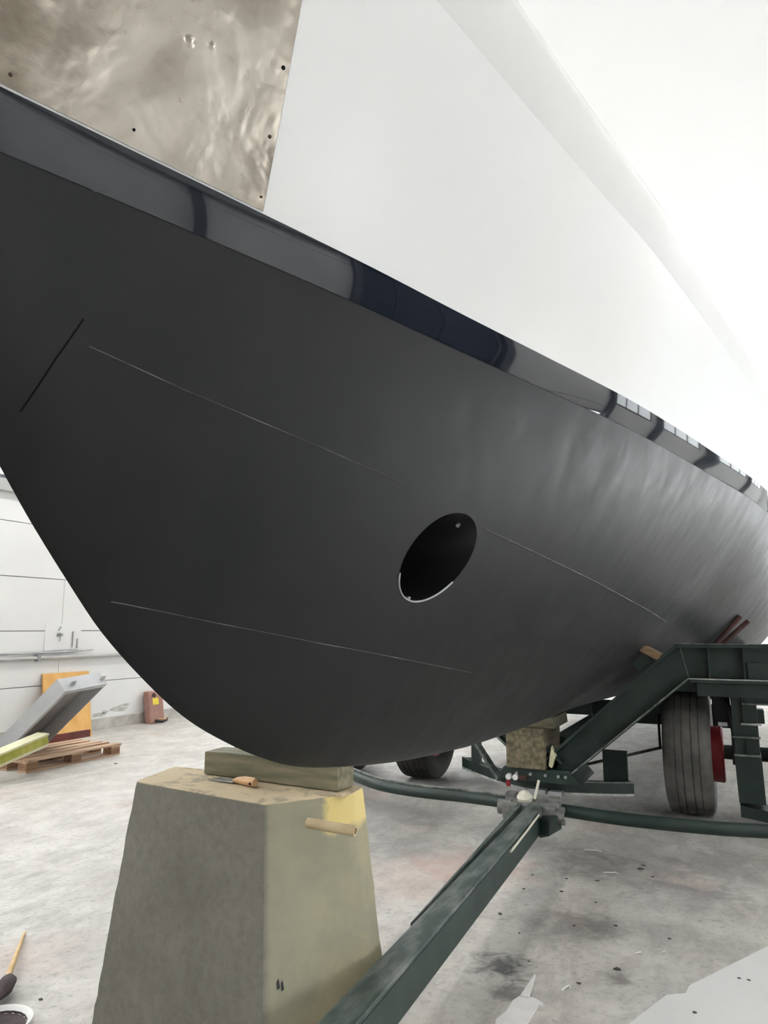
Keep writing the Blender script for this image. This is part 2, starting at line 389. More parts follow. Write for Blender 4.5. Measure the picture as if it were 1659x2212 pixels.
# bay of frosted panes in the far gable, right of the boat
nw += 1
f = MB()
for k in range(5): f.box((2.0 + k * 1.45 - .04, HY1 - .06, 1.0), (2.0 + k * 1.45 + .04, HY1, 6.5))
for k in range(5): f.box((2.0, HY1 - .06, 1.0 + k * 1.375 - .03), (7.8, HY1, 1.0 + k * 1.375 + .03))
o = f.build('window_%d' % nw, M['frame'], kind='structure')
MB().box((2.0, HY1 - .02, 1.0), (7.8, HY1 - .012, 6.5)).build('pane', M['pane'], o)
# suspended strip lamps along both aisles
def strip_lamp(x, y, lab):
    t = thing('strip_lamp', (x, y, 7.0), lab, 'lamp', 'ceiling strip lamps')
    MB().box((x - .10, y - 1.2, 7.04), (x + .10, y + 1.2, 7.11)).build('housing', M['lampbody'], t, bevel=.01)
    for s in (-.055, .055): MB().tube([(x + s, y - 1.17, 7.015), (x + s, y + 1.17, 7.015)], .022, 8).build('tube', M['lamp'], t)
    for s in (-.9, .9): MB().tube([(x, y + s, 7.11), (x, y + s, HH)], .008, 6).build('hanger', M['lampbody'], t)
ORD = ('first', 'second', 'third', 'fourth', 'fifth', 'sixth', 'seventh', 'eighth', 'ninth')
for i in range(9):
    strip_lamp(-6.2, -6.0 + i * 3.6, '%s strip lamp from the rear wall, hung over the left aisle' % ORD[i])
for i in range(6):
    strip_lamp(4.6, -6.0 + i * 3.6, '%s strip lamp from the rear wall, hung over the right aisle' % ORD[i])

# ------------------------------------------------------------------ the yacht
def lerp_tab(t,x):
    # monotone cubic (Catmull/Hermite) table lookup
    if x<=t[0][0]: return t[0][1]
    if x>=t[-1][0]: return t[-1][1]
    n=len(t)
    for i in range(n-1):
        if t[i][0]<=x<=t[i+1][0]: break
    x0,y0=t[i];x1,y1=t[i+1];h=x1-x0;d=(y1-y0)/h
    def sl(k):
        if k==0: return (t[1][1]-t[0][1])/(t[1][0]-t[0][0])
        if k==n-1: return (t[-1][1]-t[-2][1])/(t[-1][0]-t[-2][0])
        a=(t[k][1]-t[k-1][1])/(t[k][0]-t[k-1][0]);b=(t[k+1][1]-t[k][1])/(t[k+1][0]-t[k][0])
        if a*b<=0: return 0
        return 2*a*b/(a+b)
    m0,m1=sl(i),sl(i+1);u=(x-x0)/h
    return (2*u**3-3*u*u+1)*y0+(u**3-2*u*u+u)*h*m0+(-2*u**3+3*u*u)*y1+(u**3-u*u)*h*m1
X0=-1.5;ZW=2.72;YB=.46
BWL=[(.46,0),(.56,.075),(.70,.14),(.85,.195),(1.04,.262),(1.45,.407),(1.85,.545),(2.28,.68),(2.85,.865),(3.62,1.11),(4.8,1.41),(6.6,1.81),(8.2,2.03),(10,2.18),(12,2.25),(14.5,2.2)]
PROF=[(.46,2.72),(1.056,1.968),(1.148,1.851),(1.263,1.718),(1.379,1.593),(1.527,1.469),(1.708,1.342),(1.852,1.267),(2.1,1.165),(2.336,1.094),(2.54,1.057),(3.23,.97),(3.77,.927),(4.4,.89),(5.9,.85),(9.0,.82),(14.5,.80)]
NEX=[(.46,1.25),(2,1.22),(4,1.2),(6.4,1.22),(8,1.55),(10,2.2),(14.5,2.8)]
FLR=[(0,.42),(1.5,.40),(3,.30),(5,.15),(8,.04),(14.5,.0)]
def half(Y,z):
    if z<=ZW:
        zk=lerp_tab(PROF,Y); s=max(0,min(1,(z-zk)/max(1e-6,ZW-zk))); n=lerp_tab(NEX,Y)
        return lerp_tab(BWL,Y)*(1-(1-s)**n)**(1/n)
    h=z-ZW; ys=YB-.62*h; sh=.62*h*max(0,1-max(0,(Y-ys)/4.0))**1.5
    Yp=Y+sh
    w=min(1,lerp_tab(BWL,Yp)/.12)
    return lerp_tab(BWL,Yp)+w*lerp_tab(FLR,max(0,Y))*h

def zsheer(Y): return lerp_tab([(-2, 3.70), (1.8, 3.62), (4.8, 3.62), (6.5, 3.53), (8, 3.47), (14.5, 3.45)], Y)
ZS = 2.592; YE = 14.5
def ystem(z):
    if z >= ZW: return YB - .62 * (z - ZW)
    lo, hi = YB, 2.4
    for _ in range(50):
        m_ = (lo + hi) / 2
        if lerp_tab(PROF, m_) > z: lo = m_
        else: hi = m_
    return lo
yacht = thing('yacht', (X0, 6.0, .80), 'yacht hull with white topsides, glossy black boot stripe and matte black bottom', 'boat')
# closed underwater body, then the thruster bore is cut through it
NS, NV = 230, 44
yb0 = ystem(ZS)
ring_rows = []
for i in range(NS + 1):
    u = i / NS; Yc = yb0 + (YE - yb0) * (u ** 1.9); zk = lerp_tab(PROF, Yc); row = []
    for j in range(NV + 1):
        v_ = (j / NV) ** 1.6; z = zk + (ZS - zk) * v_; row.append((half(Yc, z), Yc, z))
    ring_rows.append([(X0 - h_, y_, z_) for h_, y_, z_ in reversed(row)] + [(X0 + h_, y_, z_) for h_, y_, z_ in row[1:]])
mb = MB().grid(ring_rows)
c = 2 * NV + 1
for i in range(NS): mb.f.append((i * c, (i + 1) * c, (i + 1) * c + c - 1, i * c + c - 1))
mb.f.append(tuple(NS * c + k for k in range(c)))
bottom = mb.build('bottom', M['bottom'], yacht, smooth=False, merge=True, label='matte black antifouling bottom')
HYC, HZC, HR = 2.58, 1.872, .187
EA, EB, ET = .216, .164, math.radians(23.3)     # the opening is a slanted oval
def oval(a, k=0.0):
    p, q = (EA + k) * math.cos(a), (EB + k) * math.sin(a)
    return HYC + p * math.cos(ET) - q * math.sin(ET), HZC + p * math.sin(ET) + q * math.cos(ET)
cut = MB().prism([oval(2 * math.pi * k / 96) for k in range(96)], 0, X0 - 2.5, X0 + 2.5).build('cutter', M['tunnel'], yacht)
bpy.context.view_layer.update()
md = bottom.modifiers.new('bore', 'BOOLEAN'); md.operation = 'DIFFERENCE'; md.solver = 'EXACT'; md.object = cut
dg = bpy.context.evaluated_depsgraph_get(); me = bpy.data.meshes.new_from_object(bottom.evaluated_get(dg))
bottom.modifiers.clear(); old = bottom.data; bottom.data = me; me.name = 'bottom'; bpy.data.meshes.remove(old)
bpy.data.objects.remove(cut)
for p in me.polygons: p.use_smooth = True
me.set_sharp_from_angle(angle=math.radians(35))
# tunnel lining, set just inside the bore, with its ground-bright rim
def hb(Yv, zv): return half(Yv, zv)
for s in (1, -1):
    rows = []; rim = []
    for k in range(73):
        a = 2 * math.pi * k / 72; y_, z_ = oval(a); h_ = hb(y_, z_)
        y2, z2 = oval(a, -.004)
        rows.append([(X0 + s * (h_ + .001), y2, z2), (X0 + s * .02, y2, z2)])
        if s > 0 and math.pi * .95 < a < math.pi * 1.68: rim.append((X0 + (h_ + .002), *oval(a, -.002)))
    tn = MB().grid(rows).build('thruster_tunnel', M['tunnel'], yacht, smooth=True, label='bow thruster tunnel through the bottom')
    if s > 0:
        MB().tube(rim, .004, 6).build('rim', M['steelgrey'], tn, smooth=True)
        for (a, dep) in ((-1.95, .05), (.55, .06)):
            y_, z_ = oval(a, -.012); h_ = hb(y_, z_) - dep
            MB().lathe([(-.008, 0), (-.008, .008), (.008, .008), (.008, 0)], (X0 + h_, y_, z_), (0, math.cos(a), math.sin(a)), 12).build('bolt', M['steelgrey'], tn)
# strips above the bottom, by water lines
def shell(z0f, z1f, nz, off, ya=None, yb=None, nu=120, flip=1):
    out = []
    for s in (1, -1):
        rows = []
        for j in range(nz + 1):
            t = j / nz; row = []
            for i in range(nu + 1):
                u = (i / nu) ** 2.0
                zz = z0f(0) + (z1f(0) - z0f(0)) * t; y0_ = ystem(zz)
                Yc = y0_ + ((yb(zz) if yb else YE) - y0_) * u
                z = z0f(Yc) + (z1f(Yc) - z0f(Yc)) * t
                row.append((X0 + s * (half(Yc, z) + off * min(1, u * 400)), Yc - off * (1 - min(1, u * 400)), z))
            rows.append(row)
        out.append(rows)
    return out
mb = MB()
for rows in shell(lambda y: ZS, lambda y: ZW, 6, .002): mb.grid(rows)
mb.build('boot_stripe', M['stripe'], yacht, smooth=True, merge=True, label='glossy black boot stripe')
mb = MB()
for rows in shell(lambda y: ZW, lambda y: zsheer(y) - .03, 24, .0): mb.grid(rows)
mb.build('topsides', M['top'], yacht, smooth=True, merge=True, label='white painted topsides')
# transom above the bottom and deck
mb = MB(); a_ = []; 
for j in range(31):
    z = ZS + (zsheer(YE) - .03 - ZS) * j / 30; a_.append([(X0 - half(YE, z), YE, z), (X0 + half(YE, z), YE, z)])
mb.grid(a_).build('transom', M['top'], yacht, smooth=True)
rows = []
for i in range(81):
    u = (i / 80) ** 2; y0_ = ystem(3.5); Yc = y0_ + (YE - y0_) * u; z = zsheer(Yc) - .06; h_ = max(0, half(Yc, z) - .004) if i else 0
    rows.append([(X0 - h_, Yc, z), (X0, Yc, z + .05 * min(1, h_)), (X0 + h_, Yc, z)])
MB().grid(rows).build('deck', M['deck'], yacht, smooth=True)
# rubbing strake along the sheer: flat faced with a rounded lower lip, swept both sides
for s in (1, -1):
    rows = []
    prof = [(-.003, -.205), (.001, -.195), (.006, -.175), (.012, -.145), (.017, -.11), (.020, -.06), (.022, -.03), (.019, -.008), (.010, .002), (-.03, .002), (-.03, -.02)]
    for i in range(141):
        u = (i / 140) ** 2; z0 = 3.6; y0_ = ystem(zsheer(-.1)); Yc = y0_ + (YE - y0_) * u; zt = zsheer(Yc)
        row = []
        for (o_, dz) in prof:
            z = zt + dz; yy_ = max(Yc, ystem(z)); h_ = half(yy_, z)
            row.append((X0 + s * max(0.0, h_ + o_ * (1 if i else .3)), yy_ - (o_ if i == 0 else 0), z))
        rows.append(row)
    MB().grid(rows).build('rubbing_strake', M['rail'], yacht, smooth=True, angle=50)
# polished plate round the bow, screwed on
def yplate(z): return 1.465 - .286 * (z - ZW)
mb = MB()
for rows in shell(lambda y: ZW + .004, lambda y: 3.46, 30, .005, yb=yplate, nu=60): mb.grid(rows)
plate = mb.build('bow_plate', M['plate'], yacht, smooth=True, merge=True, label='polished stainless steel bow plate')
for s in (1, -1):                            # cut edge of the plate
    mb = MB(); mb.grid([[(X0 + s * (half(yplate(z), z) + o_), yplate(z) + .001, z) for o_ in (.0, .005)] for z in [ZW + .004 + (3.46 - ZW - .004) * k / 30 for k in range(31)]])
    mb.build('plate_edge', M['steelgrey'], plate)
for (y_, z_, r_, m_) in ((1.358, 3.033, .0045, 'seamdark'), (1.398, 2.884, .004, 'rust'), (1.443, 2.752, .003, 'rust'), (.85, 2.745, .0035, 'rust'), (1.10, 2.757, .003, 'seamdark'), (1.31, 3.19, .004, 'rust'), (.70, 2.78, .003, 'rust')):
    for s in (1, -1):
        MB().lathe([(0, r_ * 1.25), (.003, r_), (.003, 0)], (X0 + s * (half(y_, z_) + .005), y_, z_), (s, -.35, -.35), 12).build('screw', M[m_], plate)
for (y_, z_, r_) in ((1.129, 2.972, .004), (1.178, 2.988, .003)):
    h_ = half(y_, z_) + .005; n_ = Vector((1, -.40, -.40)).normalized()
    MB().lathe([(-.0015, r_ * 5), (.0005, r_ * 3.4), (.002, r_ * 1.6), (.007, r_), (.009, r_ * .5), (.009, 0)], (X0 + h_, y_, z_), n_, 24).build('stud', M['plate'], plate, smooth=True, angle=80)
# plating seams: slightly proud, rubbed bright in places
def seam(pts, r_, mat, n=60):
    ys = [p[0] for p in pts]; P = []
    for k in range(n + 1):
        t = k / n * (len(pts) - 1); i = min(int(t), len(pts) - 2); f_ = t - i
        y_ = pts[i][0] * (1 - f_) + pts[i + 1][0] * f_; z_ = pts[i][1] * (1 - f_) + pts[i + 1][1] * f_
        P.append((X0 + half(y_, z_) + r_ * .1, y_, z_))
    MB().tube(P, r_, 6).build('weld_seam', M[mat], yacht, smooth=True)
seam([(1.132, 2.256), (1.374, 2.209), (1.715, 2.163), (2.259, 2.096)], .0015, 'seam')
seam([(2.80, 2.004), (3.525, 1.92), (4.468, 1.825), (6.3, 1.652)], .0022, 'seam')
seam([(1.368, 1.668), (1.665, 1.616), (2.111, 1.549), (2.752, 1.463), (3.3, 1.39)], .0015, 'seam')
seam([(1.104, 2.312), (1.076, 2.214), (1.047, 2.088)], .0022, 'seamdark')
# ------------------------------------------------------------------ concrete block under the forefoot
blk = thing('concrete_block', (-1.95, 2.5, 0), 'tapered concrete block with a short pipe stub carrying the bow', 'block')
TA, TB, TC, TD = (-1.653, 2.360, .94), (-2.404, 2.455, .94), (-1.445, 2.667, .94), (-2.481, 2.716, .94)
BA, BB, BC, BD = (-1.513, 2.190, 0), (-2.416, 2.285, 0), (-1.394, 2.787, 0), (-2.60, 2.86, 0)
TE, BE = (-1.46, 2.80, .94), (-1.40, 2.93, 0)
mb = MB(); NB = 26
corn = [(TA, BA), (TC, BC), (TE, BE), ((-2.49, 2.80, .94), (-2.61, 2.93, 0)), (TB, BB)]
rng = random.Random(3); rows = []
nside = 10
for k in range(NB + 1):
    t = k / NB; ring = []
    P = [Vector(a).lerp(Vector(b_), t) for a, b_ in corn]; cen = sum(P, Vector()) / 5
    for i in range(5):
        p, q = P[i], P[(i + 1) % 5]
        for j in range(nside):
            v_ = p.lerp(q, j / nside)
            if j == 0: v_ = v_ + (cen - v_).normalized() * rng.uniform(.002, .008)       # chipped arris
            else: v_ = v_ + (cen - v_).normalized() * rng.uniform(-.001, .001)
            ring.append(v_)
    ring.append(ring[0]); rows.append(ring)
mb.grid(rows)
mb.f.append(tuple(range(nside * 5))); mb.f.append(tuple((NB) * (nside * 5 + 1) + i for i in reversed(range(nside * 5))))
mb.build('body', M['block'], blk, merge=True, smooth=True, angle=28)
# chipped nib of concrete on the top edge by the timber
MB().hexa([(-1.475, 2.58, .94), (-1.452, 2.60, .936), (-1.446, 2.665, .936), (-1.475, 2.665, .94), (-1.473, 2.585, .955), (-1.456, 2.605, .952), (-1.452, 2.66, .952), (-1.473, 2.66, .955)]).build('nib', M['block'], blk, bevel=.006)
pst = MB().lathe([(-.03, .019), (.175, .019), (.175, .012), (.03, .012)], (-1.487, 2.45, .868), (.985, .02, -.03), 20).build('pipe_stub', M['pipe'], blk, smooth=True, label='rusty beige pipe stub')
MB().lathe([(.04, .012), (.04, 0)], (-1.487, 2.45, .868), (.985, .02, -.03), 16).build('bore', M['hole'], pst)
# black paint mark low on the pale side
mk = MB()
for (dy, z0, z1) in ((.0, .34, .375), (.016, .33, .365)):
    def face(yv, zv):
        t = 1 - zv / .94; a = Vector(TA).lerp(Vector(BA), t); c_ = Vector(TC).lerp(Vector(BC), t); s_ = (yv - a.y) / (c_.y - a.y); return a.lerp(c_, s_) + Vector((.002, -.001, 0))
    mk.quadmesh([face(2.31 + dy, z0), face(2.322 + dy, z0 + .004), face(2.320 + dy, z1), face(2.312 + dy, z1 - .01)], [(0, 1, 2, 3)])
mk.build('paint_mark', M['black'], blk, kind='stuff')
# bearing timber on the block
st = MB()
T0, T1 = Vector((-2.235, 2.705, .943)), Vector((-1.505, 2.655, .943)); d = T1 - T0; back = Vector((.008, .125, 0))
secs = [(0, .098), (.18, .103), (.40, .104), (.62, .095), (.80, .082), (.86, .090), (.90, .092), (1.0, .093)]
rows = []
for (t, h) in secs:
    p = T0 + d * t; rows.append([p, p + back, p + back + Vector((0, 0, h + .004)), p + Vector((0, 0, h)), p])
st.grid(rows); n0 = 0; st.f.append((0, 1, 2, 3)); e = len(secs) * 5 - 5; st.f.append((e + 3, e + 2, e + 1, e))
st.build('bearing_timber', M['timber'], merge=True, bevel=.004, label='mossy squared timber between concrete block and bow', cat='timber')
# paint scraper left on the block
sp = thing('paint_scraper', (-2.0, 2.60, .941), 'paint scraper with orange wooden handle lying on the concrete block', 'scraper')
MB().hexa([(-2.13, 2.610, .942), (-1.985, 2.592, .946), (-1.975, 2.622, .946), (-2.115, 2.672, .942), (-2.13, 2.610, .946), (-1.985, 2.592, .952), (-1.975, 2.622, .952), (-2.115, 2.672, .946)]).build('blade', M['blade'], sp)
MB().tube([(-1.995, 2.615, .950), (-1.965, 2.605, .957), (-1.92, 2.592, .961), (-1.87, 2.580, .962), (-1.855, 2.576, .962)], [.009, .013, .018, .019, .015], 14).build('handle', M['handle'], sp, smooth=True)
MB().lathe([(0, .006), (.003, .006), (.003, 0)], (-1.872, 2.563, .958), (.2, -1, 0), 10).build('hanging_hole', M['hole'], sp)

# ------------------------------------------------------------------ trailer
tr = thing('boat_trailer', (-1.5, 7.0, 0), 'dark green steel boat trailer under the yacht', 'trailer')
G, GW, ED, EG = M['green'], M['greenworn'], M['edge'], M['edgegreen']
def part(name, mb, mat, parent=tr, **k): return mb.build(name, mat, parent, **k)
# drawbar: box beam with a loose flat alongside, slot between
def dbx(Y): return -1.215 - (Y - 2.3) * .0475          # right edge
db = MB().hexa([(dbx(.6) - .125, .6, .16), (dbx(.6), .6, .16), (dbx(5.45), 5.45, .16), (dbx(5.45) - .105, 5.45, .16), (dbx(.6) - .125, .6, .32), (dbx(.6), .6, .32), (dbx(5.45), 5.45, .32), (dbx(5.45) - .105, 5.45, .32)])
dbo = part('drawbar', db, GW, bevel=.006, label='worn green drawbar')
part('side_flat', MB().hexa([(dbx(3.1) - .128, 3.1, .2), (dbx(3.1) - .1255, 3.1, .2), (dbx(5.45) - .150, 5.45, .2), (dbx(5.45) - .185, 5.45, .2), (dbx(3.1) - .128, 3.1, .318), (dbx(3.1) - .1255, 3.1, .318), (dbx(5.45) - .150, 5.45, .318), (dbx(5.45) - .185, 5.45, .318)]), GW, dbo)
part('slot_shade', MB().hexa([(dbx(3.1) - .127, 3.1, .24), (dbx(3.1) - .1245, 3.1, .24), (dbx(5.42) - .104, 5.42, .24), (dbx(5.42) - .168, 5.42, .24), (dbx(3.1) - .127, 3.1, .262), (dbx(3.1) - .1245, 3.1, .262), (dbx(5.42) - .104, 5.42, .262), (dbx(5.42) - .168, 5.42, .262)]), M['hole'], dbo)  # black filler that paints the shade inside the slot
part('side_plate', MB().hexa([(dbx(.6) - .004, .6, .155), (dbx(.6) + .004, .6, .155), (dbx(5.3) + .004, 5.3, .155), (dbx(5.3) - .004, 5.3, .155), (dbx(.6) - .004, .6, .300), (dbx(.6) + .004, .6, .300), (dbx(5.3) + .004, 5.3, .300), (dbx(5.3) - .004, 5.3, .300)]), G, dbo)
part('white_rod', MB().tube([(dbx(4.40) + .012, 4.40, .285), (dbx(4.9) + .012, 4.9, .292), (dbx(5.25) + .010, 5.25, .300)], .008, 8), M['cream'], dbo, smooth=True)
part('support_foot', MB().box((dbx(1.2) - .1, 1.15, 0), (dbx(1.2) - .02, 1.25, .16)), G, dbo)
part('tow_eye', MB().lathe([(-.02, .09), (.02, .09), (.02, .05), (-.02, .05), (-.02, .09)], (dbx(.52) - .06, .52, .24), (0, 0, 1), 24), M['iron'], dbo)
# hitch casting
ht = part('hitch_plate', MB().box((-1.665, 5.42, .20), (-1.27, 5.66, .315)), M['iron'], bevel=.012, label='greasy hitch casting')
part('clamp', MB().lathe([(-.05, .0), (-.05, .055), (.05, .055), (.05, 0)], (-1.66, 5.50, .27), (1, 0, 0), 18), M['iron'], ht, smooth=True)
part('clamp', MB().lathe([(-.05, .0), (-.05, .055), (.05, .055), (.05, 0)], (-1.275, 5.47, .25), (1, 0, 0), 18), M['iron'], ht, smooth=True)
part('clamp', MB().box((-1.70, 5.62, .22), (-1.62, 5.72, .345)), M['iron'], ht, bevel=.01)
part('clamp', MB().box((-1.37, 5.62, .22), (-1.29, 5.72, .335)), M['iron'], ht, bevel=.01)
part('knob', MB().lathe([(-.02, 0), (-.02, .05), (.03, .06), (.065, .035), (.075, 0)], (-1.525, 5.56, .315), (0, -.2, 1), 18), M['cream'], ht, smooth=True)
part('lever', MB().tube([(-1.465, 5.60, .32), (-1.455, 5.66, .39), (-1.45, 5.70, .44)], .011, 8), M['cream'], ht, smooth=True)
part('drop_plate', MB().hexa([(-1.36, 5.30, .13), (-1.28, 5.26, .16), (-1.24, 5.50, .16), (-1.30, 5.52, .13), (-1.38, 5.30, .26), (-1.27, 5.26, .27), (-1.24, 5.50, .27), (-1.32, 5.52, .26)]), G, ht, bevel=.008)
for (x, y, z) in ((-1.22, 5.46, .30), (-1.215, 5.44, .22)): part('nut', MB().lathe([(-.012, 0), (-.012, .02), (.012, .02), (.012, 0)], (x, y, z), (1, 0, 0), 6), M['iron'], ht)
# cross pipe in front of the wheels
def smooth_path(pts, n=10):
    out = []
    for i in range(len(pts) - 1):
        p0, p1, p2, p3 = [Vector(pts[min(max(k, 0), len(pts) - 1)]) for k in (i - 1, i, i + 1, i + 2)]
        for j in range(n):
            t = j / n; out.append(.5 * ((2 * p1) + (-p0 + p2) * t + (2 * p0 - 5 * p1 + 4 * p2 - p3) * t * t + (-p0 + 3 * p1 - 3 * p2 + p3) * t ** 3))
    return out + [Vector(pts[-1])]
cp = part('cross_pipe', MB().tube(smooth_path([(-4.3, 7.0, .25), (-3.9, 6.62, .25), (-3.42, 6.20, .25), (-2.9, 5.84, .25), (-2.48, 5.74, .25), (-2.08, 5.74, .25), (-1.66, 5.70, .25)]), .043, 14), G, smooth=True, label='bent green cross pipe, left of the hitch')
part('top_strip', MB().tube(smooth_path([(-3.9, 6.66, .292), (-3.42, 6.25, .292), (-2.9, 5.89, .292), (-2.48, 5.79, .292), (-2.08, 5.79, .292), (-1.68, 5.76, .292)]), .012, 6), EG, cp, smooth=True)
cp = part('cross_pipe', MB().tube(smooth_path([(-1.28, 5.66, .25), (-.81, 5.60, .25), (-.3, 5.62, .25), (.1, 5.70, .25), (.6, 5.84, .25), (1.2, 6.2, .25), (1.6, 6.9, .25)]), .046, 14), G, smooth=True, label='green cross pipe, right of the hitch')
part('bracket', MB().box((1.5, 6.6, .2), (1.68, 6.9, .6)), G)
# turning ring behind the hitch
arcpts = [(-2.62, 7.20), (-2.28, 6.86), (-1.98, 6.62), (-1.75, 6.50), (-1.55, 6.455), (-1.30, 6.52), (-1.05, 6.60), (-.88, 6.68)]
ap = smooth_path([(x, y, 0) for x, y in arcpts], 6)
def ribbon(path, z0, z1, th):
    rows = []
    for i, p in enumerate(path):
        t = (path[min(i + 1, len(path) - 1)] - path[max(i - 1, 0)]).normalized(); n_ = Vector((-t.y, t.x, 0)) * th
        rows.append([Vector((p.x, p.y, z0)), Vector((p.x, p.y, z0)) + n_, Vector((p.x, p.y, z1)) + n_, Vector((p.x, p.y, z1)), Vector((p.x, p.y, z0))])
    m_ = MB().grid(rows); m_.f.append((0, 1, 2, 3)); e = len(rows) * 5 - 5; m_.f.append((e + 3, e + 2, e + 1, e)); return m_
ring = part('turning_ring', ribbon(ap, .205, .29, .10), G, merge=True, label='curved green steering ring')
part('worn_edge', ribbon(ap, .185, .204, .03), ED, ring, merge=True)
part('upper_edge', ribbon(ap, .2905, .300, .012), EG, ring, merge=True)
part('ring_clip', MB().box((-1.72, 6.34, .19), (-1.56, 6.44, .235)), M['steelgrey'], ring, bevel=.008)
part('ring_clip', MB().box((-1.54, 6.34, .185), (-1.42, 6.44, .23)), M['steelgrey'], ring, bevel=.008)
# front frame: V arms rising over the wheels to a level beam (I section)
FY0, FY1 = 6.35, 6.57
low, el, en = (-1.50, .41), (-.385, 1.37), (1.55, 1.37)      # web mid line
def web(mirror):
    s = (lambda x: -3.0 - x) if mirror else (lambda x: x)
    nm = 'left' if mirror else 'right'
    poly = [(s(-1.56), .47), (s(-1.45), .30), (s(-.375), 1.205), (s(1.55), 1.19), (s(1.55), 1.455), (s(-.42), 1.465), (s(-.47), 1.445)]
    if mirror: poly = poly[::-1]
    a = part('frame_arm', MB().prism(poly, 1, 6.43, 6.50), G, bevel=.004, label='sloping dark green frame arm, %s side' % nm)
    part('flange', MB().bar((s(-1.58), 6.46, .46), (s(-.46), 6.46, 1.452), .20, .022, up=(0, 0, 1)), G, a)
    part('flange', MB().bar((s(-1.45), 6.46, .29), (s(-.372), 6.46, 1.198), .22, .022), G, a)
    part('flange', MB().box((min(s(-.46), s(1.55)), 6.35, 1.445), (max(s(-.46), s(1.55)), 6.57, 1.472)), G, a, bevel=.004)
    part('flange', MB().box((min(s(-.36), s(1.55)), 6.33, 1.17), (max(s(-.36), s(1.55)), 6.57, 1.195)), G, a, bevel=.004)
    part('flange_edge', MB().bar((s(-1.44), 6.347, .300), (s(-.375), 6.347, 1.200), .008, .012), EG, a)
    part('flange_edge', MB().box((min(s(-.37), s(.45)), 6.324, 1.196), (max(s(-.37), s(.45)), 6.36, 1.204)), ED, a)
    part('flange_edge', MB().box((min(s(-.43), s(1.2)), 6.344, 1.4725), (max(s(-.43), s(1.2)), 6.38, 1.478)), EG, a)
    for x in (-.22, .03, .42): part('stiffener', MB().box((min(s(x), s(x + .014)), 6.36, 1.196), (max(s(x), s(x + .014)), 6.43, 1.445)), G, a)
    part('weld_line', MB().bar((s(-.375), 6.428, 1.205), (s(-.425), 6.428, 1.445), .006, .006), EG, a)
    part('web_plate', MB().box((min(s(.06), s(.36)), 6.40, 1.2), (max(s(.06), s(.36)), 6.428, 1.33)), G, a)
    part('lower_beam', MB().box((min(s(-.32), s(1.55)), 6.42, 1.06), (max(s(-.32), s(1.55)), 6.60, 1.165)), G, a, bevel=.006)
    return a
web(False); web(True)
# central saddle between the arms
sd = part('saddle', MB().prism([(-1.98, .30), (-1.25, .30), (-1.35, .405), (-1.92, .405)], 1, 6.33, 6.95), G, bevel=.006)
for x in (-1.80, -1.68, -1.55, -1.44, -1.38): part('bolt', MB().lathe([(-.012, 0), (-.012, .014), (.012, .014), (.012, 0)], (x, 6.325, .36), (0, 1, 0), 6), M['steelgrey'], sd)
for x in (-1.868, -1.808): 
    rf = part('reflector', MB().lathe([(-.02, 0), (-.02, .024), (.02, .026), (.02, 0)], (x, 6.31, .328), (0, 1, 0), 18), M['white'], sd, smooth=True, label='round white tube end')
part('tail_strip', MB().box((-1.895, 6.315, .245), (-1.86, 6.335, .298)), M['red'], sd)
part('rust_pad', MB().box((-1.775, 6.30, .305), (-1.71, 6.332, .345)), M['rust'], sd, bevel=.005)
part('ring_stay', MB().bar((-2.37, 6.92, .50), (-2.04, 6.60, .24), .05, .04), M['greenworn'], sd)
part('ring_stay', MB().box((-2.42, 6.92, .22), (-2.34, 7.0, .62)), G, sd)
part('ring_stay', MB().box((-1.16, 6.86, .25), (-.95, 6.90, .52)), G, sd)
# spine and rear frames
part('spine_beam', MB().box((-1.62, 6.95, .36), (-1.38, 13.4, .60)), G, bevel=.008)
for y in (8.6, 11.2): part('cross_beam', MB().box((-3.3, y, .62), (.2, y + .16, .76)), G, bevel=.008)
part('axle_beam', MB().box((-1.4, 7.75, .66), (-.1, 7.95, .86)), G, bevel=.008)
part('tie_rod', MB().tube([(-1.35, 7.1, .34), (-.6, 7.45, .52), (-.3, 7.6, .58)], .014, 8), EG, smooth=True)
part('hanger_rod', MB().tube([(-.72, 7.40, .48), (-.72, 7.40, .80)], .012, 8), G, smooth=True)
for x in (.0, -3.2): part('side_beam', MB().box((x - .08, 6.60, 1.18), (x + .10, 13.2, 1.42)), G, bevel=.008)
